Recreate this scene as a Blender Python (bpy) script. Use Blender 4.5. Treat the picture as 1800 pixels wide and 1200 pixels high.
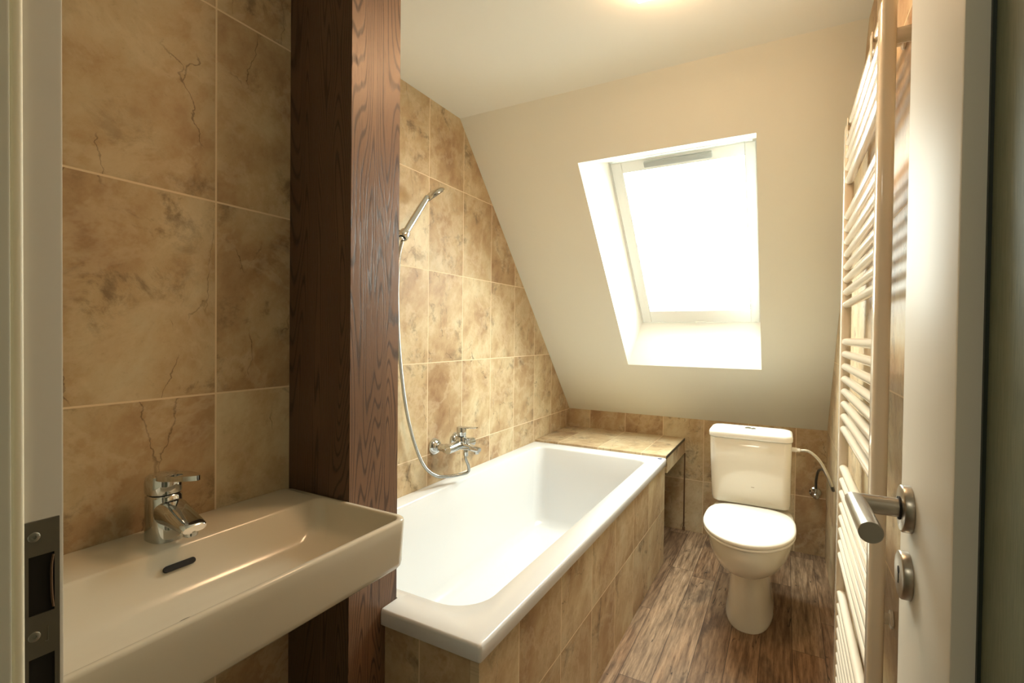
import bpy, bmesh, math, random
from mathutils import Vector, Matrix
random.seed(7)
S = bpy.context.scene
for o in list(bpy.data.objects): bpy.data.objects.remove(o)
COL = S.collection
PI = math.pi
# ------------------------------------------------------------------ camera
FPX, YAW, PIT, ROL = 866.94, 29.033, -0.828, 0.617
CAM = Vector((1.28, 0.0, 1.1776))
a, t, c = map(math.radians, (YAW, PIT, ROL))
Rv = Vector((math.cos(a), math.sin(a), 0)); Hv = Vector((-math.sin(a), math.cos(a), 0)); Zv = Vector((0, 0, 1))
FW = Hv*math.cos(t)+Zv*math.sin(t); Uv = -Hv*math.sin(t)+Zv*math.cos(t)
R2 = Rv*math.cos(c)+Uv*math.sin(c); U2 = Uv*math.cos(c)-Rv*math.sin(c)
cd = bpy.data.cameras.new('camera'); cam = bpy.data.objects.new('camera', cd); COL.objects.link(cam)
cd.sensor_fit = 'HORIZONTAL'; cd.sensor_width = 36; cd.lens = FPX/1800*36; cd.clip_start = 0.02; cd.clip_end = 100
M = Matrix((R2, U2, -FW)).transposed().to_4x4(); M.translation = CAM; cam.matrix_world = M
S.camera = cam
# ------------------------------------------------------------------ world, lights, exposure
SKY_LOW, SKY_HIGH = 20.0, 29.0
w = bpy.data.worlds.new('sky'); S.world = w; w.use_nodes = True
bg = w.node_tree.nodes['Background']; bg.inputs[0].default_value = (0.92, 1.0, 0.92, 1)
wt = w.node_tree; tc = wt.nodes.new('ShaderNodeTexCoord'); sx = wt.nodes.new('ShaderNodeSeparateXYZ'); mr = wt.nodes.new('ShaderNodeMapRange')
wt.links.new(tc.outputs['Generated'], sx.inputs[0]); wt.links.new(sx.outputs[2], mr.inputs[0]); mr.interpolation_type = 'SMOOTHSTEP'
mr.inputs[1].default_value = 0.10; mr.inputs[2].default_value = 0.85; mr.inputs[3].default_value = SKY_LOW; mr.inputs[4].default_value = SKY_HIGH
wt.links.new(mr.outputs[0], bg.inputs[1])      # hazy bright sky, brightest overhead
S.view_settings.view_transform = 'Standard'; S.view_settings.look = 'None'; S.view_settings.gamma = 1
S.view_settings.use_curve_mapping = False; S.view_settings.exposure = 0.18
# slope frame
YS, ZC, YB, ZB, XW = 1.8085, 2.132, 3.122, 0.6805, 1.482
_L = math.hypot(YB-YS, ZC-ZB); DY, DZ = (YB-YS)/_L, -(ZC-ZB)/_L
def SP(x, s, n): return Vector((x, YS+DY*s-DZ*n, ZC+DZ*s+DY*n))
SLM = Matrix(((1, 0, 0, 0), (0, DY, -DZ, 0), (0, DZ, DY, 0), (0, 0, 0, 1)))  # local (x, s, n) -> world dir
def portal():
    ld = bpy.data.lights.new('skylight_portal', 'AREA'); ld.shape = 'RECTANGLE'; ld.size = 0.56; ld.size_y = 0.88
    ld.cycles.is_portal = True
    o = bpy.data.objects.new('skylight_portal', ld); COL.objects.link(o)
    z = Vector((0, -DZ, DY)); x = Vector((1, 0, 0)); y = z.cross(x)
    m = Matrix((x, y, z)).transposed().to_4x4(); m.translation = SP(.8675, .8475, .215); o.matrix_world = m
portal()
ld = bpy.data.lights.new('corridor_fill_light', 'AREA'); ld.shape = 'DISK'; ld.size = 0.35; ld.energy = 4.2; ld.color = (1.0, .93, .74)  # unseen fill light added behind the camera, no lamp fixture
o = bpy.data.objects.new('corridor_fill_light', ld); COL.objects.link(o); o.location = (1.0, -.9, 2.25)

# ------------------------------------------------------------------ helpers
def mesh_obj(name, bm, mat, parent=None, smooth=True, angle=35):
    bmesh.ops.recalc_face_normals(bm, faces=bm.faces)
    me = bpy.data.meshes.new(name); bm.to_mesh(me); bm.free()
    if smooth:
        me.polygons.foreach_set('use_smooth', [True]*len(me.polygons))
        me.set_sharp_from_angle(angle=math.radians(angle))
    me.materials.append(mat)
    o = bpy.data.objects.new(name, me); COL.objects.link(o)
    if parent: o.parent = parent; o.matrix_parent_inverse = parent.matrix_world.inverted()
    return o
def tag(o, label=None, cat=None, group=None, kind=None):
    if label: o['label'] = label
    if cat: o['category'] = cat
    if group: o['group'] = group
    if kind: o['kind'] = kind
    return o
def thing(name, loc, label=None, cat=None, kind=None):
    o = bpy.data.objects.new(name, None); COL.objects.link(o); o.location = loc
    o.matrix_world = Matrix.Translation(loc); o.empty_display_size = .05
    return tag(o, label, cat, None, kind)
def add_box(bm, x0, x1, y0, y1, z0, z1, bev=0, seg=2, mat=None):
    b = bmesh.new()
    bmesh.ops.create_cube(b, size=1)
    for v in b.verts: v.co = Vector((x0+(v.co.x+.5)*(x1-x0), y0+(v.co.y+.5)*(y1-y0), z0+(v.co.z+.5)*(z1-z0)))
    if bev: bmesh.ops.bevel(b, geom=list(b.edges), offset=bev, segments=seg, profile=.5, affect='EDGES')
    if mat is not None: b.transform(mat)
    merge(bm, b)
def merge(bm, b):
    m = {}
    for v in b.verts: m[v] = bm.verts.new(v.co)
    for f in b.faces:
        try: bm.faces.new([m[v] for v in f.verts])
        except ValueError: pass
    b.free()
def box(name, d, mat, parent=None, bev=0, seg=2):
    bm = bmesh.new(); add_box(bm, *d, bev=bev, seg=seg); return mesh_obj(name, bm, mat, parent)
def prism(name, pts, x0, x1, mat, parent=None):      # (y, z) outline extruded along x
    bm = bmesh.new(); A = [bm.verts.new((x0, y, z)) for y, z in pts]; B = [bm.verts.new((x1, y, z)) for y, z in pts]
    bm.faces.new(A); bm.faces.new(B[::-1]); n = len(pts)
    for i in range(n): bm.faces.new((A[i], B[i], B[(i+1) % n], A[(i+1) % n]))
    return mesh_obj(name, bm, mat, parent, smooth=False)
def loft(bm, rings, cap0=True, cap1=True):
    V = [[bm.verts.new(p) for p in r] for r in rings]; n = len(V[0])
    for A, B in zip(V, V[1:]):
        for i in range(n):
            j = (i+1) % n
            try: bm.faces.new((A[i], A[j], B[j], B[i]))
            except ValueError: pass
    if cap0: bm.faces.new(V[0][::-1])
    if cap1: bm.faces.new(V[-1])
def frame_for(d):
    d = d.normalized(); u = Vector((0, 0, 1)) if abs(d.z) < .9 else Vector((1, 0, 0))
    s = d.cross(u).normalized(); return s, s.cross(d).normalized()
def lathe(bm, p, axis, prof, n=32):                   # prof: list of (r, h) along axis
    p = Vector(p); ax = Vector(axis).normalized(); s, u = frame_for(ax); rings = []
    for r, h in prof:
        rings.append([p+ax*h+(s*math.cos(2*PI*i/n)+u*math.sin(2*PI*i/n))*max(r, 1e-5) for i in range(n)])
    loft(bm, rings)
def cyl(bm, p0, p1, r, bev=.0, n=28):
    p0 = Vector(p0); p1 = Vector(p1); L = (p1-p0).length
    if bev: pr = [(r-bev, 0), (r-bev*.3, bev*.3), (r, bev), (r, L-bev), (r-bev*.3, L-bev*.3), (r-bev, L)]
    else: pr = [(r, 0), (r, L)]
    lathe(bm, p0, p1-p0, pr, n)
def catmull(P, k=8):
    P = [Vector(p) for p in P]; Q = [P[0]*2-P[1]]+P+[P[-1]*2-P[-2]]; out = []
    for i in range(1, len(Q)-2):
        p0, p1, p2, p3 = Q[i-1:i+3]
        for j in range(k):
            u = j/k; out.append(.5*((2*p1)+(p2-p0)*u+(2*p0-5*p1+4*p2-p3)*u*u+(3*p1-p0-3*p2+p3)*u**3))
    out.append(P[-1]); return out
def tube(bm, pts, r, n=12, k=8, rib=0):
    P = catmull(pts, k) if k else [Vector(p) for p in pts]
    if rib:                                            # resample finely for a ribbed hose
        Q = [P[0]]; step = rib/2; acc = 0
        for A, B in zip(P, P[1:]):
            L = (B-A).length; d = step-acc
            while d <= L: Q.append(A.lerp(B, d/L)); d += step
            acc = L-(d-step)
        P = Q
    rings = []; s = None
    for i, p in enumerate(P):
        d = (P[min(i+1, len(P)-1)]-P[max(i-1, 0)]).normalized()
        if s is None: s, u = frame_for(d)
        else:
            s = (s-d*s.dot(d)).normalized(); u = s.cross(d).normalized()
        rr = r*(1 if not rib or i % 2 else .90)
        rings.append([p+(s*math.cos(2*PI*q/n)+u*math.sin(2*PI*q/n))*rr for q in range(n)])
    loft(bm, rings)
def rrect(x0, x1, y0, y1, r, z, n=8, xs=()):           # rounded rectangle; xs: extra x stations on the near (y0) edge
    P = []
    for cx, cy, a0 in ((x1-r, y1-r, 0), (x0+r, y1-r, 90), (x0+r, y0+r, 180), (x1-r, y0+r, 270)):
        for i in range(n+1):
            q = math.radians(a0+90*i/n); P.append(Vector((cx+r*math.cos(q), cy+r*math.sin(q), z)))
        if a0 == 180:
            for x in xs: P.append(Vector((x, y0, z)))
    return P

# ------------------------------------------------------------------ node helpers
class N:
    def __init__(s, name):
        s.m = bpy.data.materials.new(name); s.m.use_nodes = True; s.t = s.m.node_tree; s.b = s.t.nodes['Principled BSDF']
    def new(s, k, **kw):
        n = s.t.nodes.new(k)
        for a_, v in kw.items(): setattr(n, a_, v)
        return n
    def put(s, sock, v):
        if isinstance(v, bpy.types.NodeSocket): s.t.links.new(v, sock)
        elif v is not None:
            if sock.type == 'RGBA' and len(v) == 3: v = (*v, 1)
            sock.default_value = v
    def math(s, op, x, y=None, z=None, clamp=False):
        n = s.new('ShaderNodeMath', operation=op); n.use_clamp = clamp
        s.put(n.inputs[0], x)
        if y is not None: s.put(n.inputs[1], y)
        if z is not None: s.put(n.inputs[2], z)
        return n.outputs[0]
    def comb(s, x, y, z):
        n = s.new('ShaderNodeCombineXYZ'); s.put(n.inputs[0], x); s.put(n.inputs[1], y); s.put(n.inputs[2], z); return n.outputs[0]
    def pos(s):
        g = s.new('ShaderNodeNewGeometry'); q = s.new('ShaderNodeSeparateXYZ'); s.t.links.new(g.outputs['Position'], q.inputs[0])
        return q.outputs
    def noise(s, vec, scale, detail=4, rough=.55, dist=0, lac=2):
        n = s.new('ShaderNodeTexNoise'); s.put(n.inputs['Vector'], vec); s.put(n.inputs['Scale'], scale); s.put(n.inputs['Detail'], detail)
        s.put(n.inputs['Roughness'], rough); s.put(n.inputs['Distortion'], dist); s.put(n.inputs['Lacunarity'], lac); return n.outputs[0]
    def white(s, vec):
        n = s.new('ShaderNodeTexWhiteNoise'); s.put(n.inputs['Vector'], vec); return n.outputs
    def ramp(s, f, stops, interp='LINEAR'):
        n = s.new('ShaderNodeValToRGB'); s.put(n.inputs[0], f); n.color_ramp.interpolation = interp; e = n.color_ramp.elements
        while len(e) < len(stops): e.new(.5)
        for el, (p, col) in zip(e, stops):
            el.position = p; el.color = (*col, 1) if len(col) == 3 else col
        return n.outputs[0]
    def step(s, f, lo, hi):
        n = s.new('ShaderNodeMapRange'); n.interpolation_type = 'SMOOTHSTEP'; s.put(n.inputs[0], f); s.put(n.inputs[1], lo); s.put(n.inputs[2], hi); return n.outputs[0]
    def mix(s, f, A, B, mode='MIX'):
        n = s.new('ShaderNodeMix', data_type='RGBA', blend_type=mode); s.put(n.inputs[0], f); s.put(n.inputs[6], A); s.put(n.inputs[7], B); return n.outputs[2]
    def bump(s, h, strength=.3, dist=.001):
        n = s.new('ShaderNodeBump'); s.put(n.inputs['Height'], h); s.put(n.inputs['Strength'], strength); s.put(n.inputs['Distance'], dist)
        s.t.links.new(n.outputs[0], s.b.inputs['Normal'])
    def out(s, base=None, rough=None, metal=None, spec=None, coat=None, coatr=None, trans=None, ior=None):
        for k, v in (('Base Color', base), ('Roughness', rough), ('Metallic', metal), ('Specular IOR Level', spec), ('Coat Weight', coat),
                     ('Coat Roughness', coatr), ('Transmission Weight', trans), ('IOR', ior)):
            if v is not None: s.put(s.b.inputs[k], v)
        return s.m
def plain(name, col, rough=.5, metal=0, spec=.5, coat=0, bump=0, bscale=60, var=0):
    n = N(name); g = n.new('ShaderNodeNewGeometry').outputs['Position']
    base = col
    nz = n.noise(g, bscale, 3)
    if var: base = n.mix(n.step(nz, .3, .7), tuple(x*(1-var) for x in col), tuple(min(1, x*(1+var)) for x in col))
    if bump: n.bump(nz, bump, .0005)
    return n.out(base, rough, metal, spec, coat, .05 if coat else None)

def tile_mat(name, U, V, u0, v0, w_=.2445, h_=.379, seed=0, rough=.42):
    n = N(name); p = n.pos(); u, v = p[U], p[V]
    cu = n.math('DIVIDE', n.math('SUBTRACT', u, u0), w_); cv = n.math('DIVIDE', n.math('SUBTRACT', v, v0), h_)
    iu, iv = n.math('FLOOR', cu), n.math('FLOOR', cv)
    fu, fv = n.math('SUBTRACT', cu, iu), n.math('SUBTRACT', cv, iv)
    du = n.math('MULTIPLY', n.math('SUBTRACT', .5, n.math('ABSOLUTE', n.math('SUBTRACT', fu, .5))), w_)
    dv = n.math('MULTIPLY', n.math('SUBTRACT', .5, n.math('ABSOLUTE', n.math('SUBTRACT', fv, .5))), h_)
    d = n.math('MINIMUM', du, dv)
    wn = n.white(n.comb(iu, iv, seed))
    off = n.new('ShaderNodeVectorMath', operation='SCALE'); n.put(off.inputs[0], wn['Color']); off.inputs['Scale'].default_value = 37.0
    base = n.comb(u, v, 0)
    ad = n.new('ShaderNodeVectorMath', operation='ADD'); n.put(ad.inputs[0], base); n.put(ad.inputs[1], off.outputs[0]); q = ad.outputs[0]
    rot = n.new('ShaderNodeVectorRotate', rotation_type='Z_AXIS'); n.put(rot.inputs['Vector'], q); rot.inputs['Angle'].default_value = .6
    stv = n.new('ShaderNodeVectorMath', operation='MULTIPLY'); n.put(stv.inputs[0], rot.outputs[0]); stv.inputs[1].default_value = (1.25, .85, 1); qs = stv.outputs[0]
    big = n.noise(qs, 4.6, 9, .66, .12)
    col = n.ramp(big, [(.30, (.33, .210, .125)), (.41, (.45, .325, .195)), (.50, (.53, .412, .255)), (.58, (.60, .505, .335)), (.70, (.66, .60, .44))])
    # per-tile tone
    ton = n.ramp(wn['Value'], [(0, (.84, .75, .68)), (.5, (1, .96, .92)), (1, (1.10, 1.09, 1.06))])
    col = n.mix(1.0, col, ton, 'MULTIPLY')
    # mottled grey-brown smudges
    sm = n.noise(q, 13, 8, .72, .4); smm = n.noise(qs, 4.0, 2, .5)
    k = n.math('MULTIPLY', n.step(sm, .50, .66), n.step(smm, .44, .60))
    col = n.mix(n.math('MULTIPLY', k, .70), col, (.155, .115, .075))
    fine = n.noise(q, 90, 5, .7)
    col = n.mix(n.math('MULTIPLY', n.step(fine, .56, .75), .22), col, (.2, .13, .08))
    # hairline cracks
    st2 = n.new('ShaderNodeVectorMath', operation='MULTIPLY'); n.put(st2.inputs[0], q); st2.inputs[1].default_value = (1.0, .30, 1)
    wb = n.new('ShaderNodeTexNoise'); n.put(wb.inputs['Vector'], q); wb.inputs['Scale'].default_value = 26; wb.inputs['Detail'].default_value = 4
    wv = n.new('ShaderNodeVectorMath', operation='MULTIPLY_ADD'); n.put(wv.inputs[0], wb.outputs['Color']); wv.inputs[1].default_value = (.035, .035, 0); n.put(wv.inputs[2], st2.outputs[0])
    vo = n.new('ShaderNodeTexVoronoi', feature='DISTANCE_TO_EDGE'); n.put(vo.inputs['Vector'], wv.outputs[0]); vo.inputs['Scale'].default_value = 6.5
    ridge = vo.outputs['Distance']
    msk = n.step(n.noise(q, 7.0, 3), .50, .60)
    crack = n.math('MULTIPLY', n.math('SUBTRACT', 1, n.step(ridge, .0005, .0085)), msk)
    col = n.mix(n.math('MULTIPLY', crack, .62), col, (.09, .06, .04))
    # pale veins
    vn2 = n.noise(rot.outputs[0], 4.2, 6, .65, .3); r2 = n.math('ABSOLUTE', n.math('SUBTRACT', vn2, .47))
    col = n.mix(n.math('MULTIPLY', n.math('SUBTRACT', 1, n.step(r2, .0, .05)), .25), col, (.74, .62, .44))
    g = n.step(d, .0014, .0022)                         # 0 in grout
    col = n.mix(g, (.80, .655, .46), col)
    hgt = n.math('ADD', n.math('MULTIPLY', g, 1.0), n.math('MULTIPLY', n.math('SUBTRACT', n.math('MULTIPLY', sm, .25), n.math('MULTIPLY', crack, .3)), 1))
    n.bump(hgt, .45, .0012)
    rg = n.mix(g, (.8, .8, .8), (rough, rough, rough))
    rr = n.math('ADD', n.math('MULTIPLY', n.math('SUBTRACT', 1, g), .6), n.math('ADD', rough, n.math('MULTIPLY', n.math('SUBTRACT', sm, .5), .15)), clamp=True)
    return n.out(col, rr, 0, .15)

def stain_wood(name, U, off=0.0, tone=1.0):            # dark stained ash, cathedral grain running up z
    n = N(name); p = n.pos()
    q = n.comb(n.math('ADD', p[U], off), n.math('MULTIPLY', p[2], .075), off)
    f = n.noise(q, 7.5, 2, .4, .35)
    wob = n.noise(n.comb(n.math('MULTIPLY', p[U], 60), n.math('MULTIPLY', p[2], 9), 0), 1.0, 3, .6)
    rings = n.math('FRACT', n.math('ADD', n.math('MULTIPLY', f, 60), n.math('MULTIPLY', wob, .35)))
    line = n.math('SUBTRACT', 1, n.step(n.math('ABSOLUTE', n.math('SUBTRACT', rings, .5)), .03, .22))
    pores = n.step(n.noise(n.comb(n.math('MULTIPLY', p[U], 480), n.math('MULTIPLY', p[2], 22), off), 1.0, 3, .7), .52, .66)
    pk = n.math('MULTIPLY', pores, n.math('ADD', .35, n.math('MULTIPLY', line, .65)))
    big = n.noise(n.comb(p[U], n.math('MULTIPLY', p[2], .3), 3), 6, 3)
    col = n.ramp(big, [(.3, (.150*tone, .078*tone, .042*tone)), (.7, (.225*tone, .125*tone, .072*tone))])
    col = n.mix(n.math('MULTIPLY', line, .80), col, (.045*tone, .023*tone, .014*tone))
    col = n.mix(n.math('MULTIPLY', pk, .75), col, (.030*tone, .014*tone, .009*tone))
    n.bump(n.math('SUBTRACT', 1, n.math('ADD', n.math('MULTIPLY', line, .4), pk)), .35, .0008)
    return n.out(col, .42, 0, .5)

def floor_mat():
    n = N('weathered_vinyl_planks'); p = n.pos(); W_ = .106
    cu = n.math('DIVIDE', n.math('SUBTRACT', p[0], .79), W_); iu = n.math('FLOOR', cu); fu = n.math('SUBTRACT', cu, iu)
    sh = n.white(n.comb(iu, 3, 0))['Value']
    cv = n.math('ADD', n.math('DIVIDE', p[1], .92), n.math('MULTIPLY', sh, 5.3)); iv = n.math('FLOOR', cv); fv = n.math('SUBTRACT', cv, iv)
    wn = n.white(n.comb(iu, iv, 5)); r = wn['Value']
    q = n.comb(n.math('ADD', p[0], n.math('MULTIPLY', r, 50)), n.math('ADD', n.math('MULTIPLY', p[1], .075), n.math('MULTIPLY', r, 20)), 0)
    g1 = n.noise(q, 58, 7, .68, .1); g2 = n.noise(q, 150, 5, .7, .05); blot = n.noise(n.comb(p[0], n.math('MULTIPLY', p[1], .35), n.math('MULTIPLY', r, 9)), 9, 4, .6, .5)
    warm = n.ramp(g1, [(.30, (.085, .047, .026)), (.44, (.21, .125, .070)), (.56, (.34, .215, .125)), (.70, (.47, .32, .20))])
    grey = n.ramp(g1, [(.30, (.08, .055, .036)), (.44, (.19, .140, .093)), (.56, (.30, .230, .158)), (.70, (.42, .33, .235))])
    col = n.mix(n.math('MULTIPLY', n.step(n.math('ADD', n.math('MULTIPLY', r, .5), n.math('MULTIPLY', blot, .7)), .45, .80), .8), warm, grey)
    col = n.mix(n.math('MULTIPLY', n.step(blot, .56, .70), .62), col, (.055, .036, .026))
    f = n.math('FRACT', n.math('MULTIPLY', n.noise(q, 7, 2, .4, .1), 18)); ln = n.math('SUBTRACT', 1, n.step(n.math('ABSOLUTE', n.math('SUBTRACT', f, .5)), .02, .22))
    col = n.mix(n.math('MULTIPLY', ln, .28), col, (.07, .042, .028))
    col = n.mix(n.math('MULTIPLY', n.step(g2, .58, .68), .5), col, (.05, .03, .022))
    ck = n.math('ABSOLUTE', n.math('SUBTRACT', n.noise(q, 17, 3, .5, .3), .5)); cm = n.step(n.noise(n.comb(p[0], p[1], r), 7, 2), .55, .62)
    crack = n.math('MULTIPLY', n.math('SUBTRACT', 1, n.step(ck, .001, .008)), cm)
    col = n.mix(n.math('MULTIPLY', crack, .85), col, (.02, .014, .01))
    kn = n.noise(n.comb(p[0], p[1], 2), 22, 2, .5); knot = n.step(kn, .735, .77); col = n.mix(n.math('MULTIPLY', knot, .8), col, (.03, .02, .014))
    eu = n.math('SUBTRACT', .5, n.math('ABSOLUTE', n.math('SUBTRACT', fu, .5))); ev = n.math('MULTIPLY', n.math('SUBTRACT', .5, n.math('ABSOLUTE', n.math('SUBTRACT', fv, .5))), 8.6)
    e = n.step(n.math('MINIMUM', eu, ev), .004, .014); col = n.mix(e, (.06, .04, .03), col)
    n.bump(n.math('SUBTRACT', e, n.math('ADD', n.math('MULTIPLY', crack, .5), n.math('MULTIPLY', g2, .3))), .3, .0008)
    col = n.mix(1.0, col, n.ramp(wn['Value'], [(0, (.66, .64, .62)), (.5, (.92, .85, .79)), (1, (1.18, 1.06, .95))]), 'MULTIPLY')
    return n.out(col, n.math('ADD', .5, n.math('MULTIPLY', g1, .2)), 0, .25)

# ------------------------------------------------------------------ materials
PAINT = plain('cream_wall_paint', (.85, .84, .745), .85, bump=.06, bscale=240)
CEIL = plain('cream_ceiling_paint', (.87, .86, .78), .85, bump=.05, bscale=240)
WHITE_REV = plain('white_reveal_paint', (.88, .86, .80), .7)
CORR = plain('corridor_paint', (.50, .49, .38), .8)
LEAF = plain('satin_white_door_lacquer', (.76, .73, .64), .50, spec=.07, bump=.05, bscale=90, coat=.0)
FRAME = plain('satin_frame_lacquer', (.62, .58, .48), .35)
GASKET = plain('cream_rubber_gasket', (.92, .87, .68), .5)
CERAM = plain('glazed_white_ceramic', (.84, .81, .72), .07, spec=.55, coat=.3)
SINKC = plain('dimmed_basin_ceramic', (.64, .585, .47), .17, spec=.5)  # white ceramic, toned down: the dim light on the basin is in the colour
ACRYL = plain('white_bath_acrylic', (.74, .75, .755), .10, spec=.5, coat=.2)
LIDM = plain('white_seat_plastic', (.90, .87, .80), .16)
CHROME = plain('polished_chrome', (.62, .64, .64), .07, 1)
HOSE = plain('chrome_hose', (.42, .44, .43), .25, 1)
STEEL = plain('brushed_steel', (.40, .365, .31), .30, 1)
PLATE = plain('dull_zinc_plate', (.24, .22, .18), .42, .85)
DARK = plain('dark_gap', (.012, .010, .008), .8)
RAD = plain('glossy_cream_radiator_enamel', (.84, .76, .63), .14, spec=.5, coat=.3)
WINF = plain('white_window_lacquer', (.86, .86, .82), .4)
VENT = plain('grey_vent_bar', (.42, .44, .42), .45)
BRAID = plain('braided_steel_hose', (.62, .60, .52), .35, .8, bump=.5, bscale=900)
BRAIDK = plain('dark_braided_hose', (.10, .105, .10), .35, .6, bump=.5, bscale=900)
BADGE = plain('blue_badge', (.02, .03, .16), .3)
TRIMD = plain('dark_edge_trim', (.03, .028, .025), .4)
TRIMG = plain('bronze_corner_trim', (.20, .12, .07), .4, .4)
T_LEFT = tile_mat('stone_tile_left_wall', 1, 2, 1.598-.2445*7, 1.057-.379*3, seed=1)
T_SINK = tile_mat('stone_tile_washstand_wall', 1, 2, .5709-.2445*4, 1.054-.379*3, seed=2)
T_BACK = tile_mat('stone_tile_back_wall', 0, 2, .148-.238, .312-.379, .238, .379, seed=3)
T_RIGHT = tile_mat('stone_tile_right_wall', 1, 2, 3.12-.2445*14, .305-.379, seed=4)
T_APRON = tile_mat('stone_tile_bath_side', 1, 2, 1.017-.25*2, .285-.379, .2515, .379, seed=5)
T_FRONT = tile_mat('stone_tile_bath_front', 0, 2, .586-.245*3, .285-.379, .245, .379, seed=6)
T_SHELF = tile_mat('stone_tile_ledge', 0, 1, .148-.238, 2.93-.379, .238, .379, seed=7)
T_FRW = tile_mat('stone_tile_entry_wall', 0, 2, 0, .298-.379, seed=8)
FLOOR = floor_mat()
WOOD_A = stain_wood('stained_ash_lit', 1, 0.37, 1.15)  # side face of the post: the light on it is painted into the tone
WOOD_B = stain_wood('stained_ash_shaded', 0, 1.9, .60)  # same wood, darkened: shade of the front face painted into the tone
n_ = N('clear_window_glass'); tb = n_.new('ShaderNodeBsdfTransparent'); gl = n_.new('ShaderNodeBsdfGlossy'); gl.inputs['Roughness'].default_value = .0
mx = n_.new('ShaderNodeMixShader'); lw = n_.new('ShaderNodeLayerWeight'); lw.inputs[0].default_value = .5; pw = n_.math('MULTIPLY_ADD', n_.math('POWER', lw.outputs['Facing'], 5.0), .6, .03)
n_.t.links.new(pw, mx.inputs[0]); n_.t.links.new(tb.outputs[0], mx.inputs[1]); n_.t.links.new(gl.outputs[0], mx.inputs[2])
n_.t.links.new(mx.outputs[0], n_.t.nodes['Material Output'].inputs[0]); GLASS = n_.m
n_ = N('ribbed_green_glass'); pz = n_.pos()
sg = n_.noise(n_.comb(n_.math('MULTIPLY', pz[1], 700), n_.math('MULTIPLY', pz[2], 26), 0), 1, 4, .65); n_.bump(sg, .5, .0006)
DGLASS = n_.out(n_.ramp(sg, [(.3, (.13, .15, .10)), (.7, (.21, .225, .15))]), .5, 0, .06)
n_ = N('lamp_diffuser'); n_.b.inputs['Emission Color'].default_value = (1, .62, .34, 1); n_.b.inputs['Emission Strength'].default_value = 45.0
LAMP = n_.out((.9, .8, .7), .5)

# ------------------------------------------------------------------ the room
def st(o): o['kind'] = 'structure'; return o
st(box('floor', (-.1, 2.4, -1.4, 3.3, -.06, 0), FLOOR))
LEFT = [(.70, 0), (3.2, 0), (3.2, .62), (YB+.03, ZB-.0), (YS+.02, ZC+.03), (.70, ZC+.03)]
st(prism('wall_left', LEFT, -.10, 0, T_LEFT))
st(box('wall_washstand', (-.0, .29, .16, .886, 0, ZC+.02), T_SINK))
RIGHT = [(-1.3, 0), (3.2, 0), (3.2, .62), (YB+.03, ZB), (YS+.02, ZC+.03), (-1.3, ZC+.03)]
st(prism('wall_right', [(.16, 0)]+RIGHT[1:5]+[(.16, ZC+.03)], XW, XW+.1, T_RIGHT))
st(box('wall_back', (-.1, XW+.1, YB, YB+.1, 0, ZB+.02), T_BACK))
st(box('ceiling', (-.1, XW+.1, .0, YS+.01, ZC, ZC+.1), CEIL))
# wall that holds the doorway, corridor behind it
bm = bmesh.new(); add_box(bm, -.1, .735, .0, .16, 0, ZC); add_box(bm, 1.47, XW+.1, 0, .16, 0, ZC); add_box(bm, .735, 1.47, 0, .16, 2.03, ZC)
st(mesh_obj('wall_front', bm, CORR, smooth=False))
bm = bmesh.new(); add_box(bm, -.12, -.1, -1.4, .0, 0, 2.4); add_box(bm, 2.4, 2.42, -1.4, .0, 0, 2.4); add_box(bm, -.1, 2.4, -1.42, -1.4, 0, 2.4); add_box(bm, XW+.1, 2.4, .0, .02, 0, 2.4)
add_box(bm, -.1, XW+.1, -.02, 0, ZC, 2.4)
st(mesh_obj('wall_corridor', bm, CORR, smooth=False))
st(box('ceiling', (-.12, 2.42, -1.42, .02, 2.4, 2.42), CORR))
# sloping ceiling with the skylight opening and its reveals
X0, X1, S0, S1 = .484, 1.174, .288, 1.513          # opening in the plaster
x0, x1, s0, s1, TH = .556, 1.168, .380, 1.345, .175  # inner end of the reveals
bm = bmesh.new()
def q4(*p): bm.faces.new([bm.verts.new(SP(*v)) for v in p])
LX0, LX1, LS1 = -.06, XW+.06, _L+.04
for n0 in (0,):
    q4((LX0, -.02, 0), (LX1, -.02, 0), (LX1, S0, 0), (LX0, S0, 0)); q4((LX0, S1, 0), (LX1, S1, 0), (LX1, LS1, 0), (LX0, LS1, 0))
    q4((LX0, S0, 0), (X0, S0, 0), (X0, S1, 0), (LX0, S1, 0)); q4((X1, S0, 0), (LX1, S0, 0), (LX1, S1, 0), (X1, S1, 0))
st(mesh_obj('wall_slope', bm, PAINT, smooth=False))
bm = bmesh.new()
q4((X0, S0, 0), (X1, S0, 0), (x1, s0, TH), (x0, s0, TH)); q4((X0, S1, 0), (X1, S1, 0), (x1, s1, TH), (x0, s1, TH))
q4((X0, S0, 0), (X0, S1, 0), (x0, s1, TH), (x0, s0, TH)); q4((X1, S0, 0), (X1, S1, 0), (x1, s1, TH), (x1, s0, TH))
st(mesh_obj('trim_1', bm, WHITE_REV, smooth=False))
bm = bmesh.new()                                    # roof build-up around the opening keeps daylight out of the wall gap
def sbox(bm, xa, xb, sa, sb, na, nb, bev=0):
    T = SLM.copy(); T.translation = SP(0, 0, 0); add_box(bm, xa, xb, sa, sb, na, nb, bev, mat=T)
sbox(bm, -.15, .45, -.25, LS1+.1, .01, .21); sbox(bm, 1.21, XW+.15, -.25, LS1+.1, .01, .21); sbox(bm, .45, 1.21, -.25, .27, .01, .21); sbox(bm, .45, 1.21, 1.54, LS1+.1, .01, .21)
st(mesh_obj('ceiling', bm, plain('roof_boards', (.3, .25, .2), .8), smooth=False))
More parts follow.
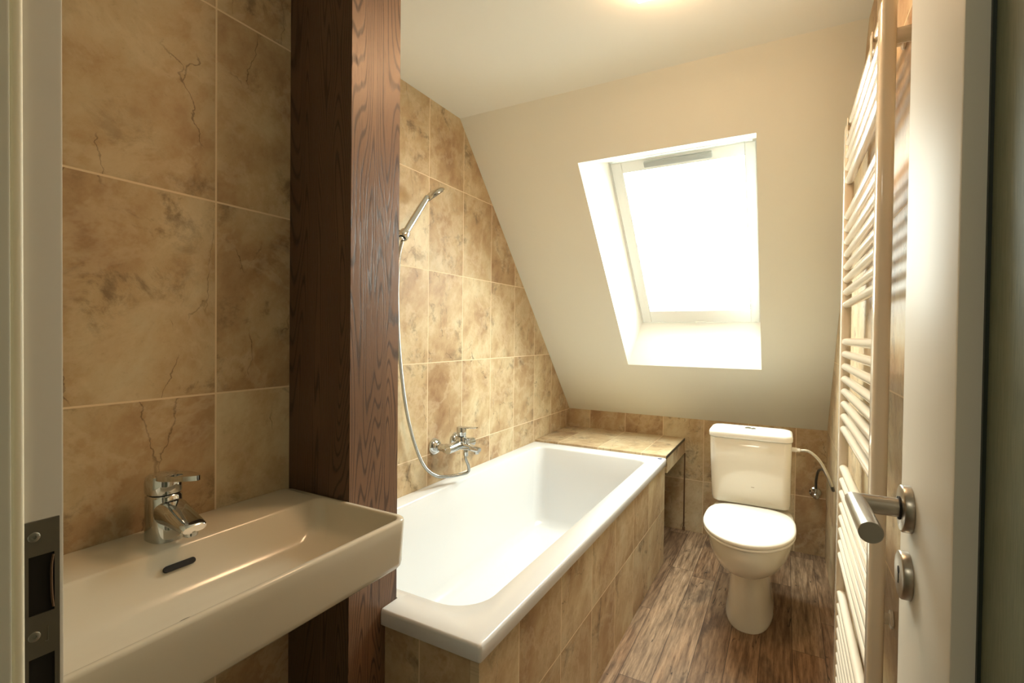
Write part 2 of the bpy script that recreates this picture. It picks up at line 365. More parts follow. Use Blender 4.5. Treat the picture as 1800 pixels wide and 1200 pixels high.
# skylight
win = thing('window_1', SP(.865, .86, TH), kind='structure')
def sring(xa, xb, sa, sb, wd, na, nb, bev=.002):
    bm = bmesh.new()
    sbox(bm, xa, xa+wd, sa, sb, na, nb, bev); sbox(bm, xb-wd, xb, sa, sb, na, nb, bev)
    sbox(bm, xa+wd, xb-wd, sa, sa+wd, na, nb, bev); sbox(bm, xa+wd, xb-wd, sb-wd, sb, na, nb, bev); return bm
mesh_obj('window_frame', sring(x0-.06, x1+.05, s0-.07, s1+.07, .068, TH, TH+.11), WINF, win)
bm = bmesh.new(); sa, sb, xa, xb, gp = s0+.008, s1-.008, x0+.010, x1-.006, .0
sbox(bm, xa, .614, sa, sb, TH-.006, TH+.045, .003); sbox(bm, 1.122, xb, sa, sb, TH-.006, TH+.045, .003)
sbox(bm, .614, 1.122, sa, .440, TH-.006, TH+.045, .003); sbox(bm, .614, 1.122, 1.256, sb, TH-.006, TH+.045, .003)
sash = mesh_obj('window_sash', bm, WINF, win)
bm = bmesh.new(); sbox(bm, .612, .616, .44, 1.256, TH-.004, TH+.03); sbox(bm, 1.120, 1.1235, .44, 1.256, TH-.004, TH+.03); sbox(bm, .612, 1.12, 1.254, 1.2575, TH+.004, TH+.03)
mesh_obj('glazing_bead', bm, VENT, win)
bm = bmesh.new(); sbox(bm, .600, 1.135, .425, 1.270, TH+.022, TH+.030); mesh_obj('glass_pane', bm, GLASS, win)
bm = bmesh.new(); sbox(bm, .716, 1.000, .396, .424, TH-.020, TH-.006, .005); mesh_obj('ventilation_bar', bm, VENT, win)
bm = bmesh.new(); sbox(bm, .85, .90, 1.325, 1.338, TH-.014, TH-.006, .002); mesh_obj('window_latch', bm, WINF, win)
# baseboard-like silicone joint strips and corner trims
bm = bmesh.new(); add_box(bm, .752, .760, YB-.004, YB, .02, .47, .001); add_box(bm, .748, .764, YB-.012, YB, .0, .022, .002)
st(mesh_obj('trim_2', bm, TRIMG))

# ------------------------------------------------------------------ door frame and door leaf
fr_ = thing('door_2', (.78, .08, 0), kind='structure')
bm = bmesh.new(); add_box(bm, .735, .797, -.04, .1635, 0, 2.03, .002); add_box(bm, 1.452, 1.475, -.04, .160, 0, 2.03, .003)
add_box(bm, .735, 1.475, -.04, .160, 2.0, 2.045, .003); add_box(bm, .69, .735, .1602, .168, 0, 2.09, .003)
mesh_obj('jamb', bm, FRAME, fr_)
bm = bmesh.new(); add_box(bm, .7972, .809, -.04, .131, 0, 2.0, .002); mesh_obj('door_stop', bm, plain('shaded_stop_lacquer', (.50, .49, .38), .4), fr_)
bm = bmesh.new(); add_box(bm, .7975, .8035, .1315, .1395, 0, 2.0, .0025, 3); mesh_obj('gasket', bm, GASKET, fr_)
# strike plate: plate with two openings
sp = thing('strike_plate', (.7975, .15, .96), 'dull grey metal strike plate with two openings screwed to the left door jamb', 'strike plate')
Ya, Yb = .1402, .1602; bm = bmesh.new(); H1 = (.966, 1.010); H2 = (.87, .934); e0, e1 = .1425, .1572
for (ya, yb, za, zb) in ((Ya, Yb, 1.010, 1.036), (Ya, Yb, .934, .966), (Ya, Yb, .84, .870), (Ya, e0, .966, 1.010), (e1, Yb, .966, 1.010), (Ya, e0, .87, .934), (e1, Yb, .87, .934)):
    add_box(bm, .7971, .7986, ya, yb, za, zb)
bmesh.ops.remove_doubles(bm, verts=bm.verts, dist=.00001); mesh_obj('plate', bm, PLATE, sp, smooth=False)
bm = bmesh.new(); add_box(bm, .79715, .7974, e0, e1, .966, 1.010); add_box(bm, .79715, .7974, e0, e1, .87, .934); mesh_obj('latch_opening', bm, DARK, sp, smooth=False)
bm = bmesh.new(); tube(bm, [(.7982, e1-.0006, .968), (.7986, e1-.0016, .978), (.7986, e1-.0018, .998), (.7982, e1-.0006, 1.008)], .0008, 8); mesh_obj('latch_lip', bm, TRIMG, sp)
for z in (1.0245, .9505):
    bm = bmesh.new(); lathe(bm, (.7984, .1455, z), (1, 0, 0), [(.0036, 0), (.0036, .0005), (.0030, .0009), (.0012, .0009), (.0010, .0003)], 20); mesh_obj('screw', bm, plain('zinc_screw', (.42, .42, .38), .35, 1), sp)
bm = bmesh.new(); add_box(bm, .7985, .7988, .1530, .1536, .944, .955); add_box(bm, .7985, .7988, .1515, .1530, .944, .9446); mesh_obj('stamped_mark', bm, STEEL, sp, smooth=False)

door = thing('door_1', (1.425, .165, 0), kind='structure')
LX = 1.405
bm = bmesh.new(); ZL0, ZL1, PY0, PY1, PZ0, PZ1 = .008, 1.985, .235, .541, .16, 1.84
for d in ((LX, LX+.040, PY1, .749, ZL0, ZL1), (LX, LX+.040, .168, PY0, ZL0, ZL1), (LX, LX+.040, PY0, PY1, PZ1, ZL1), (LX, LX+.040, PY0, PY1, ZL0, PZ0)):
    add_box(bm, *d, bev=.0025)
mesh_obj('door_leaf', bm, LEAF, door)
bm = bmesh.new(); add_box(bm, LX+.019, LX+.023, PY0, PY1, PZ0, PZ1); mesh_obj('glass_panel', bm, DGLASS, door, smooth=False)
bm = bmesh.new(); add_box(bm, LX+.0165, LX+.019, PY1-.004, PY1, PZ0, PZ1); mesh_obj('glazing_gasket', bm, plain('green_black_gasket', (.02, .03, .022), .5), door, smooth=False)
HZ, HY = .9868, .697
h = thing('door_handle', (LX, HY, HZ), 'round-bar brushed steel lever handle with round rosette on the open door', 'door handle')
bm = bmesh.new(); lathe(bm, (LX-.0002, HY, HZ), (-1, 0, 0), [(.026, 0), (.026, .0075), (.0252, .0087), (.0238, .0093), (.0, .0093)], 48); mesh_obj('rosette', bm, STEEL, h)
bm = bmesh.new(); cyl(bm, (LX-.0094, HY, HZ), (LX-.0112, HY, HZ), .0128, n=36); mesh_obj('collar', bm, DARK, h)
LXX = LX-.050
bm = bmesh.new()                                     # lever: shaft and bar mitred at 90 degrees
def circ(p, s, u, r, n=36): return [Vector(p)+s*math.cos(2*PI*i/n)*r+u*math.sin(2*PI*i/n)*r for i in range(n)]
r_ = .0105; rings = [circ((LX-.0112, HY, HZ), Vector((0, 1, 0)), Vector((0, 0, 1)), r_)]
n = 36; rings.append([Vector((LXX-r_*math.cos(2*PI*i/n)*1, HY+r_*math.cos(2*PI*i/n), HZ+r_*math.sin(2*PI*i/n))) for i in range(n)])
YE = .583
for yy, rr in ((YE+.0006, r_), (YE, r_-.0006)):
    rings.append([Vector((LXX-rr*math.cos(2*PI*i/n), yy, HZ+.003+rr*math.sin(2*PI*i/n))) for i in range(n)])
loft(bm, rings); mesh_obj('lever', bm, STEEL, h, angle=30)
KZ = .9120
e = thing('keyhole_escutcheon', (LX, HY, KZ), 'round brushed steel keyhole cover below the door lever handle', 'keyhole cover')
bm = bmesh.new(); lathe(bm, (LX-.0002, HY, KZ), (-1, 0, 0), [(.026, 0), (.026, .0075), (.0252, .0087), (.0238, .0093), (.0, .0093)], 48); mesh_obj('rosette', bm, STEEL, e)
bm = bmesh.new(); add_box(bm, LX-.0100, LX-.0094, HY-.0017, HY+.0017, KZ-.010, KZ+.004, .0002); cyl(bm, (LX-.0094, HY, KZ+.005), (LX-.0100, HY, KZ+.005), .0042, n=20); mesh_obj('keyhole', bm, DARK, e)

# ------------------------------------------------------------------ post
bm = bmesh.new(); PX0, PX1, PYa, PYb = .2902, .484, .7375, .8835
add_box(bm, PX0, PX1-.0012, PYa, PYb, 0, ZC, .0)
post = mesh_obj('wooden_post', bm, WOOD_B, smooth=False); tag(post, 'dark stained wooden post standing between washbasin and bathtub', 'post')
bm = bmesh.new(); add_box(bm, PX1-.0012, PX1, PYa, PYb, 0, ZC, .0); mesh_obj('lit_face', bm, WOOD_A, post, smooth=False)  # thin layer carrying the lit tone of the post's side, no separate board

# ------------------------------------------------------------------ washbasin
SX0, SX1, SY0, SY1, SZ = .2905, .648, .172, .7372, .823
wb = thing('washbasin', (.29, .45, .735), 'wide shallow rectangular white ceramic washbasin mounted on the tiled wall', 'washbasin')
xs = (.36, .45, .55)
R = lambda x0, x1, y0, y1, r, z: rrect(x0, x1, y0, y1, r, z, 8, xs)
rings = [R(SX0, SX1-.016, SY0+.01, SY1-.010, .02, .7275), R(SX0, SX1-.010, SY0+.004, SY1-.005, .024, .7285), R(SX0, SX1-.007, SY0+.001, SY1-.002, .025, .732),
         R(SX0, SX1-.005, SY0, SY1, .026, .740), R(SX0, SX1-.001, SY0, SY1, .026, .800), R(SX0, SX1, SY0, SY1, .026, .8175), R(SX0, SX1-.001, SY0+.0012, SY1-.0012, .025, .8212), R(SX0+.001, SX1-.0035, SY0+.0035, SY1-.0035, .023, .823),
         R(.404, SX1-.0095, SY0+.011, SY1-.010, .020, .8228), R(.4065, SX1-.0115, SY0+.013, SY1-.012, .020, .8215), R(.409, SX1-.0130, SY0+.0145, SY1-.0135, .020, .818),
         R(.416, SX1-.018, SY0+.020, SY1-.020, .024, .800), R(.427, SX1-.026, SY0+.030, SY1-.032, .030, .775), R(.438, SX1-.036, SY0+.045, SY1-.050, .036, .756), R(.452, SX1-.050, SY0+.065, SY1-.072, .036, .749), R(.480, SX1-.080, SY0+.10, SY1-.11, .030, .747)]
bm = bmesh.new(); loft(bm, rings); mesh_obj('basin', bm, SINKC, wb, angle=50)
# overflow slot on the sloping back of the bowl
A = Vector((.4205, .438, .7955)); nrm = Vector((.83, 0, .55)).normalized(); up = Vector((-.55, 0, .83)).normalized()
def capsule(bm, c0, hw, hh, d0, d1, n=12):
    r = []
    for d in (d0, d1):
        L = []
        for sgn in (1, -1):
            for i in range(n+1):
                q = -PI/2+PI*i/n; L.append(c0+Vector((0, 1, 0))*sgn*(hw+hh*math.cos(q))+up*hh*math.sin(q)*sgn+nrm*d)
        r.append(L)
    loft(bm, r)
bm = bmesh.new(); capsule(bm, A, .0195, .0048, -.002, .0022); mesh_obj('overflow_slot', bm, DARK, wb, angle=30)
bm = bmesh.new(); lathe(bm, (.538, .40, .7478), (0, 0, 1), [(.032, 0), (.032, .002), (.030, .0035), (.0, .0045)], 36); mesh_obj('drain_plug', bm, CHROME, wb)
# ------------------------------------------------------------------ basin faucet
ft = thing('basin_faucet', (.348, .450, SZ), 'chrome single-lever faucet standing on the rear ledge of the washbasin', 'faucet')
FXc, FYc = .347, .450
def ell(cx, cy, hx, hy, z, n=40, p=2.4, tilt=0, x0=0):
    L = []
    for i in range(n):
        q = 2*PI*i/n; cs, sn = math.cos(q), math.sin(q)
        x = hx*math.copysign(abs(cs)**(2/p), cs); y = hy*math.copysign(abs(sn)**(2/p), sn)
        L.append(Vector((cx+x, cy+y, z+tilt*x)))
    return L
bm = bmesh.new()
loft(bm, [ell(FXc+.004, FYc, .0325, .0265, SZ, p=2.6), ell(FXc+.004, FYc, .0325, .0265, SZ+.002, p=2.6), ell(FXc+.003, FYc, .031, .026, SZ+.03, p=2.4), ell(FXc, FYc, .0275, .0255, SZ+.055), ell(FXc, FYc, .0262, .0255, SZ+.072, tilt=.0), ell(FXc, FYc, .0235, .0228, SZ+.075)])
# spout: tapering limb from the body to the outlet
def sec(p, dirv, hw, hh, n=40, pw=2.8):
    d = Vector(dirv).normalized(); s = Vector((0, 1, 0)); u = s.cross(d)*-1; u = d.cross(s)*-1 if u.z < 0 else u
    L = []
    for i in range(n):
        q = 2*PI*i/n; cs, sn = math.cos(q), math.sin(q)
        L.append(Vector(p)+s*hw*math.copysign(abs(cs)**(2/pw), cs)+u*hh*math.copysign(abs(sn)**(2/pw), sn))
    return L
dv = (1, 0, -.42)
loft(bm, [sec((.345, FYc, SZ+.045), dv, .0235, .026), sec((.372, FYc, SZ+.047), dv, .0232, .0215), sec((.402, FYc, SZ+.041), dv, .022, .0145), sec((.428, FYc, SZ+.036), dv, .0205, .010), sec((.440, FYc, SZ+.033), dv, .0195, .0085), sec((.4425, FYc, SZ+.032), dv, .018, .007)])
mesh_obj('faucet_body', bm, CHROME, ft, angle=40)
bm = bmesh.new(); lathe(bm, (.4305, FYc, SZ+.030), (0, 0, -1), [(.0105, 0), (.0105, .010), (.0095, .0115), (.006, .0115)], 28); mesh_obj('aerator', bm, CHROME, ft)
bm = bmesh.new(); loft(bm, [ell(FXc, FYc, .0225, .0225, SZ+.0745), ell(FXc, FYc, .0225, .0225, SZ+.0775)]); mesh_obj('seam_ring', bm, DARK, ft)
bm = bmesh.new()
loft(bm, [ell(FXc-.001, FYc, .0258, .0252, SZ+.0775), ell(FXc-.001, FYc, .0268, .0260, SZ+.080), ell(FXc-.001, FYc, .0272, .0262, SZ+.096, tilt=.06), ell(FXc-.001, FYc, .0255, .0245, SZ+.106, tilt=.10), ell(FXc-.002, FYc, .018, .019, SZ+.111, tilt=.12)])
# flat paddle with an eyelet
def paddle(bm):
    n = 28; out = []; inn = []; 
    for i in range(n):
        q = 2*PI*i/n; cs, sn = math.cos(q), math.sin(q)
        cx = .047; L = .070 if cs > 0 else .044
        wv = .0225 if cs < 0 else .0225*(1-.30*cs)
        out.append((cx+L*cs-.0, wv*sn)); inn.append((.050+.016*cs, .0085*sn))
    def P(x, y, dz): 
        zz = SZ+.1045+.11*(x-.0)+dz; return Vector((FXc-.012+x, FYc+y, zz))
    T = [bm.verts.new(P(x, y, .0035)) for x, y in out]; B = [bm.verts.new(P(x, y, -.0045)) for x, y in out]
    T2 = [bm.verts.new(P(x, y, .0015)) for x, y in inn]; B2 = [bm.verts.new(P(x, y, -.0045)) for x, y in inn]
    for i in range(n):
        j = (i+1) % n
        bm.faces.new((T[i], T[j], T2[j], T2[i])); bm.faces.new((B[i], B2[i], B2[j], B[j])); bm.faces.new((T[i], B[i], B[j], T[j])); bm.faces.new((T2[i], T2[j], B2[j], B2[i]))
paddle(bm)
mesh_obj('lever', bm, CHROME, ft, angle=40)

# ------------------------------------------------------------------ bathtub and tiled surround
BX0, BX1, BY0, BY1, BZ = .001, .754, .831, 2.596, .550
tub = thing('bathtub', (.377, 1.71, .0), 'long white acrylic bathtub set in a tiled surround under the skylight', 'bathtub')
xs = (.10, .30, .4848, .4856)
def BR(x0, x1, y0, y1, r, z, notch=True):
    P = rrect(x0, x1, y0, y1, r, z, 10, xs)
    if notch:
        for p in P:
            if p.x < .4851 and p.y < .8875: p.y = .8875
    return P
def BI(x0, x1, y0, y1, rn, rf, z):                    # inner rings: large near radius, small far radius
    P = []
    for cx, cy, a0, r in ((x1-rf, y1-rf, 0, rf), (x0+rf, y1-rf, 90, rf), (x0+rn, y0+rn, 180, rn), (x1-rn, y0+rn, 270, rn)):
        for i in range(11):
            q = math.radians(a0+9*i); P.append(Vector((cx+r*math.cos(q), cy+r*math.sin(q), z)))
        if a0 == 180:
            for k in range(4): P.append(Vector((x0+rn+(x1-x0-2*rn)*(k+1)/5, y0, z)))
    return P
rings = [BR(BX0, BX1-.002, BY0+.002, BY1, .006, .513), BR(BX0, BX1, BY0, BY1, .008, .516), BR(BX0, BX1, BY0, BY1, .008, .543), BR(BX0, BX1-.002, BY0+.002, BY1, .008, .5485), BR(BX0, BX1-.006, BY0+.006, BY1, .008, .550),
         BI(.066, .678, .918, 2.500, .10, .055, .5498), BI(.0685, .6755, .9205, 2.4975, .10, .055, .5475), BI(.071, .673, .924, 2.4945, .10, .055, .542),
         BI(.080, .664, .975, 2.476, .10, .055, .44), BI(.094, .650, 1.05, 2.446, .10, .06, .28), BI(.106, .638, 1.12, 2.420, .10, .07, .185), BI(.122, .622, 1.15, 2.395, .10, .08, .152), BI(.17, .57, 1.22, 2.33, .10, .09, .140)]
bm = bmesh.new(); loft(bm, rings, False, True); mesh_obj('tub_shell', bm, ACRYL, tub, angle=50)
bm = bmesh.new(); lathe(bm, (.375, 1.80, .141), (0, 0, 1), [(.036, 0), (.036, .003), (.033, .005), (0, .006)], 36); mesh_obj('drain_cover', bm, plain('white_drain', (.9, .9, .88), .15), tub)
bm = bmesh.new(); add_box(bm, .717, .737, 2.560, 2.574, .5501, .5518, .0); mesh_obj('maker_badge', bm, BADGE, tub)
sr = thing('tub_surround', (.74, 1.7, 0), 'beige stone tiled panels boxing in the bathtub sides', 'tiled surround')
box('side_panel', (.720, .742, .845, 2.620, 0, .5125), T_APRON, sr)
box('front_panel', (.485, .7195, .845, .865, 0, .5125), T_FRONT, sr)
box('end_panel', (.001, .7195, 2.600, 2.620, 0, .468), T_FRONT, sr)
lg = thing('tiled_ledge', (.377, 2.86, .56), 'beige stone tiled ledge between the far end of the bathtub and back wall', 'ledge')
box('ledge_top', (.001, .752, 2.5968, YB-.001, .548, .5615), T_SHELF, lg)
box('ledge_front', (.733, .7535, 2.6205, YB-.001, .468, .546), T_APRON, lg)
box('ledge_board', (.001, .7325, 2.6205, YB-.001, .4685, .5475), plain('grey_board', (.2, .18, .15), .8), lg)
box('edge_trim', (.7522, .7552, 2.5968, YB-.001, .5465, .5605), TRIMD, lg)

# ------------------------------------------------------------------ bath mixer
MX, MZ = .080, .705
mxr = thing('bath_mixer', (0, 1.715, MZ), 'chrome wall-mounted bath mixer tap above the tub rim', 'mixer tap')
for y in (1.643, 1.793):
    bm = bmesh.new(); lathe(bm, (.0006, y, MZ), (1, 0, 0), [(.036, 0), (.036, .003), (.033, .010), (.024, .020), (.016, .024), (.0, .024)], 36); mesh_obj('escutcheon', bm, CHROME, mxr)
bm = bmesh.new()
for y in (1.643, 1.793): cyl(bm, (.024, y, MZ), (MX, y, MZ), .0155, .002); lathe(bm, (MX-.026, y, MZ), (1, 0, 0), [(.019, 0), (.019, .016), (.017, .018)], 6)
tube(bm, [(MX, 1.627, MZ), (MX+.002, 1.66, MZ+.001), (MX+.006, 1.718, MZ+.006), (MX+.002, 1.776, MZ+.001), (MX, 1.809, MZ)], .0195, 20)
cyl(bm, (MX+.006, 1.718, MZ+.002), (MX+.006, 1.718, MZ+.040), .0225, .003)
mesh_obj('mixer_body', bm, CHROME, mxr, angle=40)
bm = bmesh.new(); cyl(bm, (MX+.006, 1.718, MZ+.041), (MX+.006, 1.718, MZ+.080), .0205, .004)
P0, P1 = Vector((MX+.004, 1.718, MZ+.077)), Vector((MX+.085, 1.718, MZ+.083))
loft(bm, [sec(P0, (1, 0, .07), .016, .004), sec(P0.lerp(P1, .5), (1, 0, .07), .012, .0034), sec(P1-Vector((.004, 0, 0)), (1, 0, .07), .0095, .003), sec(P1, (1, 0, .07), .007, .0018)])
mesh_obj('lever', bm, CHROME, mxr, angle=40)
bm = bmesh.new()
loft(bm, [sec((MX+.012, 1.718, MZ), (1, 0, -.1), .018, .016), sec((MX+.05, 1.718, MZ-.002), (1, 0, -.15), .016, .013), sec((MX+.092, 1.718, MZ-.009), (1, 0, -.2), .0155, .011), sec((MX+.097, 1.718, MZ-.010), (1, 0, -.2), .014, .009)])
cyl(bm, (MX+.083, 1.718, MZ-.016), (MX+.083, 1.718, MZ-.026), .010); mesh_obj('spout', bm, CHROME, mxr, angle=40)
bm = bmesh.new(); cyl(bm, (MX+.040, 1.718, MZ+.010), (MX+.040, 1.718, MZ+.028), .006); cyl(bm, (MX+.040, 1.718, MZ+.028), (MX+.040, 1.718, MZ+.038), .010, .002); mesh_obj('diverter_knob', bm, CHROME, mxr)
bm = bmesh.new(); cyl(bm, (MX+.030, 1.718, MZ-.012), (MX+.030, 1.718, MZ-.040), .0105, .001); mesh_obj('hose_outlet', bm, CHROME, mxr)
# shower hose, holder and handset
hs = [(.077, 1.352, 1.505), (.066, 1.350, 1.46), (.058, 1.352, 1.39), (.046, 1.363, 1.312), (.032, 1.388, 1.147), (.028, 1.417, .977), (.028, 1.450, .844), (.030, 1.495, .727), (.04, 1.538, .646), (.055, 1.590, .603), (.07, 1.650, .588), (.090, 1.712, .584), (.106, 1.742, .590), (.112, 1.735, .618), (MX+.030, 1.718, .650), (MX+.030, 1.718, .664)]
bm = bmesh.new(); tube(bm, hs, .0068, 12, 10, rib=.004); tag(mesh_obj('shower_hose', bm, HOSE), 'long silver shower hose hanging down the tiled wall to the mixer', 'hose')
hd = thing('shower_holder', (0, 1.352, 1.535), 'small chrome wall bracket holding the hand shower beside the wooden post', 'bracket')
bm = bmesh.new(); lathe(bm, (.0006, 1.352, 1.535), (1, 0, 0), [(.024, 0), (.024, .006), (.014, .010), (.012, .012), (.012, .064)], 32); mesh_obj('wall_mount', bm, CHROME, hd)
HA = Vector((.080, 1.350, 1.520)); HB = Vector((.088, 1.470, 1.683)); hdv = (HB-HA).normalized()
bm = bmesh.new(); loft(bm, [circ(HA+hdv*h_, *frame_for(hdv), r_) for r_, h_ in ((.0145, -.004), (.0175, -.004), (.0195, 0), (.0195, .022), (.018, .026), (.0145, .026), (.0145, -.004))], False, False); mesh_obj('cradle', bm, CHROME, hd)
hh = thing('hand_shower', HA, 'chrome hand shower with round spray head resting in its wall bracket', 'hand shower')
bm = bmesh.new(); lathe(bm, HA+hdv*.0, hdv, [(.0098, -.012), (.0105, 0), (.0125, .04), (.0125, .12), (.0115, .165), (.011, (HB-HA).length+.01)], 28); mesh_obj('handle', bm, CHROME, hh, angle=40)
hn = Vector((.34, .52, -.78)).normalized(); HC = HB+Vector((.004, .040, .027))
bm = bmesh.new(); lathe(bm, HC-hn*.016, hn, [(.0, 0), (.016, .001), (.034, .007), (.044, .014), (.0465, .019), (.0465, .023), (.044, .0245), (.0, .0245)], 40); mesh_obj('spray_head', bm, CHROME, hh, angle=50)
s_, u_ = frame_for(hn); bm = bmesh.new()
for rr, k in ((.012, 6), (.024, 12), (.036, 18)):
    for i in range(k):
        q = 2*PI*i/k+rr*40; p = HC+hn*.0084+(s_*math.cos(q)+u_*math.sin(q))*rr; lathe(bm, p, hn, [(.0024, 0), (.002, .002), (.0, .0022)], 8)
mesh_obj('spray_nozzles', bm, plain('grey_rubber_nozzles', (.10, .11, .11), .5), hh)

# ------------------------------------------------------------------ toilet
tl = thing('toilet', (1.16, 2.3, 0), 'cream-white close-coupled toilet with closed lid in the corner by the radiator', 'toilet')
TX = 1.160
def egg(cx, yf, yb, hw, z, pf=2.0, pb=2.6, n=48, split=.56):
    L = []; yc = yf+(yb-yf)*split
    for i in range(n):
        q = 2*PI*i/n; cs, sn = math.cos(q), math.sin(q); p = pf if sn < 0 else pb
        x = hw*math.copysign(abs(cs)**(2/p), cs); hy = (yc-yf) if sn < 0 else (yb-yc)
        L.append(Vector((cx+x, yc+hy*math.copysign(abs(sn)**(2/p), sn), z)))
    return L
rings = [egg(TX, 2.158, 2.60, .092, 0, 2.4, 4), egg(TX, 2.158, 2.60, .094, .004, 2.4, 4), egg(TX, 2.160, 2.60, .092, .012, 2.4, 4), egg(TX, 2.162, 2.60, .084, .07, 2.4, 4), egg(TX, 2.160, 2.60, .079, .14, 2.4, 4), egg(TX, 2.156, 2.60, .077, .20, 2.3, 4),
         egg(TX, 2.150, 2.60, .080, .236, 2.2, 3.5), egg(TX, 2.118, 2.60, .095, .246, 2.15, 3.2), egg(TX, 2.055, 2.60, .120, .262, 2.1, 3), egg(TX, 2.002, 2.60, .141, .290, 2.05, 3), egg(TX, 1.970, 2.60, .155, .326, 2, 3), egg(TX, 1.954, 2.60, .162, .364, 2, 3), egg(TX, 1.949, 2.60, .1645, .396, 2, 3), egg(TX, 1.950, 2.60, .163, .4035, 2, 3), egg(TX, 1.956, 2.59, .157, .4055, 2, 3)]
bm = bmesh.new(); loft(bm, rings); mesh_obj('bowl', bm, CERAM, tl, angle=60)
SY2 = 2.402
bm = bmesh.new(); loft(bm, [egg(TX, 1.946, SY2, .1655, .4065, 2, 3.4), egg(TX, 1.944, SY2, .1675, .4085, 2, 3.4), egg(TX, 1.944, SY2, .1675, .4155, 2, 3.4), egg(TX, 1.947, SY2, .165, .4175, 2, 3.4)]); mesh_obj('seat', bm, LIDM, tl, angle=60)
bm = bmesh.new(); loft(bm, [egg(TX, 1.945, SY2, .1665, .4185, 2, 3.4), egg(TX, 1.943, SY2, .1685, .4205, 2, 3.4), egg(TX, 1.943, SY2, .1685, .4275, 2, 3.4), egg(TX, 1.946, SY2-.002, .1655, .4325, 2, 3.4), egg(TX, 1.956, SY2-.008, .157, .4360, 2, 3.4), egg(TX, 1.985, SY2-.03, .13, .4385, 2, 3), egg(TX, 2.06, SY2-.09, .07, .4395, 2, 2.6)]); mesh_obj('lid', bm, LIDM, tl, angle=60)
TK = 1.144
tank = [rrect(TK-.146, TK+.160, 2.450, 2.600, .03, .422), rrect(TK-.152, TK+.164, 2.440, 2.604, .034, .428), rrect(TK-.155, TK+.166, 2.436, 2.606, .035, .445), rrect(TK-.162, TK+.166, 2.431, 2.608, .035, .60), rrect(TK-.1655, TK+.167, 2.430, 2.608, .035, .716), rrect(TK-.163, TK+.165, 2.432, 2.606, .035, .7180)]
bm = bmesh.new(); loft(bm, tank); cis = mesh_obj('cistern', bm, CERAM, tl, angle=50)
bm = bmesh.new(); loft(bm, [rrect(TK-.167, TK+.168, 2.426, 2.611, .037, .7200), rrect(TK-.170, TK+.171, 2.423, 2.612, .04, .7230), rrect(TK-.170, TK+.171, 2.423, 2.612, .04, .7400), rrect(TK-.166, TK+.167, 2.428, 2.610, .038, .7490), rrect(TK-.155, TK+.156, 2.438, 2.602, .034, .7535), rrect(TK-.12, TK+.12, 2.46, 2.58, .03, .7555)]); mesh_obj('cistern_lid', bm, LIDM, cis, angle=60)
bm = bmesh.new(); lathe(bm, (TK, 2.515, .7552), (0, 0, 1), [(.024, 0), (.024, .003), (.020, .0045), (.019, .0038), (.0, .0038)], 32); mesh_obj('flush_button', bm, CHROME, cis)
bm = bmesh.new(); add_box(bm, TK+.012, TK+.024, 2.4318, 2.4326, .508, .5095); mesh_obj('tiny_mark', bm, TRIMG, cis, smooth=False)
bm = bmesh.new(); cyl(bm, (1.309, 2.50, .683), (1.330, 2.50, .683), .010, .001); lathe(bm, (1.330, 2.50, .683), (1, 0, 0), [(.0085, 0), (.0085, .012), (.006, .014)], 6); mesh_obj('inlet_fitting', bm, LIDM, cis)
bm = bmesh.new(); add_box(bm, TX-.045, TX+.045, 2.6, YB-.002, .15, .24, .02, 3); mesh_obj('waste_pipe', bm, plain('white_pipe', (.75, .72, .65), .4), tl)
hp = [(1.345, 2.50, .683), (1.378, 2.50, .681), (1.415, 2.50, .648), (1.446, 2.50, .589), (1.464, 2.51, .540), (1.471, 2.555, .512), (1.466, 2.62, .524), (1.462, 2.75, .524), (1.451, 2.85, .529), (1.437, 2.95, .500), (1.432, 3.04, .43), (1.433, 3.068, .377)]
hz = thing('supply_hose', (1.345, 2.5, .683), 'braided water hose arching from the cistern to the stop valve', 'hose')
bm = bmesh.new(); tube(bm, hp[:5], .0060, 12, 10); mesh_obj('light_braid', bm, BRAID, hz)
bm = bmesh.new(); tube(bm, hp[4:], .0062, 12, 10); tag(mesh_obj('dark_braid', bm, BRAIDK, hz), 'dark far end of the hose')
vl = thing('stop_valve', (1.433, YB, .342), 'small chrome angle stop valve low on the back wall right of the toilet', 'valve')
bm = bmesh.new(); lathe(bm, (1.433, YB-.0006, .342), (0, -1, 0), [(.028, 0), (.028, .003), (.022, .008), (.0, .009)], 32); mesh_obj('escutcheon', bm, CHROME, vl)
bm = bmesh.new(); cyl(bm, (1.433, YB-.009, .342), (1.433, YB-.066, .342), .010, .001); cyl(bm, (1.433, YB-.052, .342), (1.433, YB-.052, .376), .0085, .001); mesh_obj('valve_body', bm, CHROME, vl)
bm = bmesh.new(); lathe(bm, (1.433, YB-.066, .342), (0, -1, 0), [(.010, 0), (.015, .003), (.015, .018), (.011, .022), (0, .023)], 12); mesh_obj('handwheel', bm, CHROME, vl)

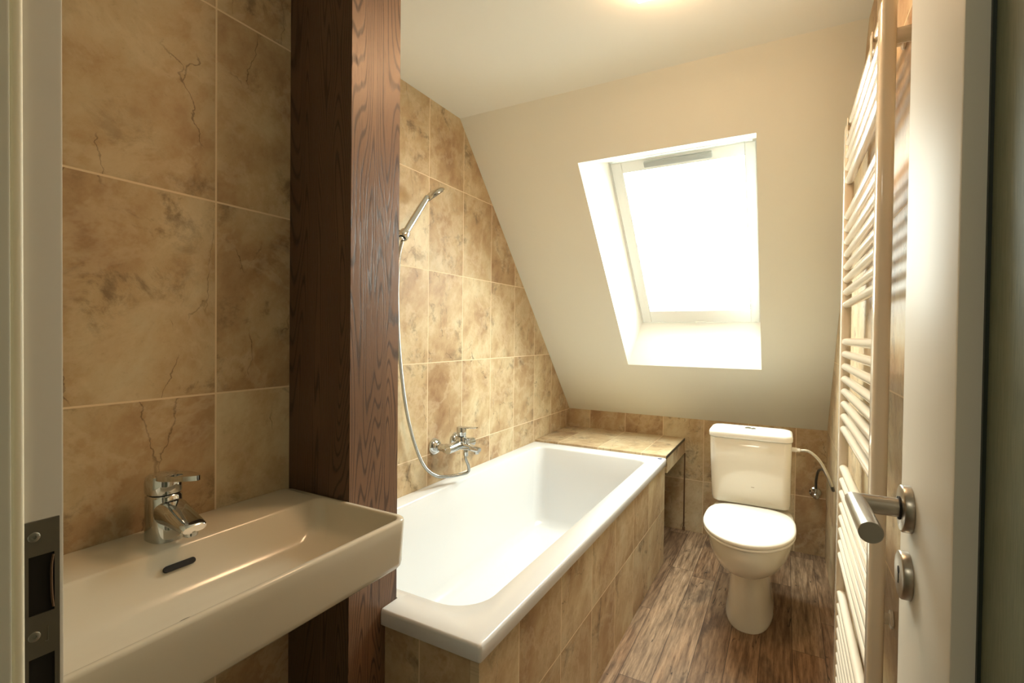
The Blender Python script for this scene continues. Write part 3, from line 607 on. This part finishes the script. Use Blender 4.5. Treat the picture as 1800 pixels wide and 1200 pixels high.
# ------------------------------------------------------------------ towel radiator
rd = thing('towel_radiator', (1.437, 1.46, .1), 'tall white ladder towel radiator with many horizontal tubes on the right wall', 'towel radiator')
RY0, RY1 = 1.142, 1.778
def upright(y):
    rings = []
    for z, k in ((.095, .006), (.098, .002), (.105, 0), (1.803, 0), (1.812, .002), (1.817, .006)):
        rings.append(rrect(1.425+k, 1.451-k, y+k, y+.043-k, .0085-min(k, .004), z, 6))
    bm = bmesh.new(); loft(bm, rings); return mesh_obj('upright', bm, RAD, rd, angle=50)
upright(RY0); upright(RY1)
bm = bmesh.new(); cyl(bm, (1.4385, RY0+.038, 0), (1.4385, RY1+.006, 0), .0112, n=24)
rung0 = None
for z0, k in ((1.801, 5), (1.540, 8), (1.166, 8), (.786, 8), (.406, 8)):
    for i in range(k):
        if rung0 is None: rung0 = mesh_obj('rung', bm, RAD, rd, angle=50); rg = rung0
        else: rg = rung0.copy(); COL.objects.link(rg); rg.parent = rd; rg.matrix_parent_inverse = rd.matrix_world.inverted()
        rg.location = (0, 0, z0-.004*(z0 > 1.8)-.0375*i)
for y in (RY0+.12, RY1-.06):
    for z in (1.782, .60):
        bm = bmesh.new(); cyl(bm, (1.452, y, z), (XW-.001, y, z), .011, .001); lathe(bm, (XW-.0008, y, z), (-1, 0, 0), [(.018, 0), (.018, .004), (.012, .006)], 24)
        if z > 1: add_box(bm, 1.424, 1.4265, y-.012, y+.012, z-.026, z+.026, .001); add_box(bm, 1.4265, 1.453, y-.004, y+.004, z-.007, z+.007)
        mesh_obj('wall_bracket', bm, RAD, rd)
for y in (RY0+.0215,):
    bm = bmesh.new(); cyl(bm, (1.450, y, 1.745), (XW-.001, y, 1.745), .014, .001); mesh_obj('wall_bracket', bm, RAD, rd)

# ------------------------------------------------------------------ ceiling lamp
cl = thing('ceiling_lamp', (1.05, 1.28, ZC), 'bright square ceiling lamp with warm glow at the top edge of the photo', 'ceiling lamp')
box('lamp_base', (.912, 1.096, 1.190, 1.374, ZC-.018, ZC-.0005), WINF, cl, .004)
box('lamp_shade', (.904, 1.104, 1.182, 1.382, ZC-.030, ZC-.0185), LAMP, cl, .004)
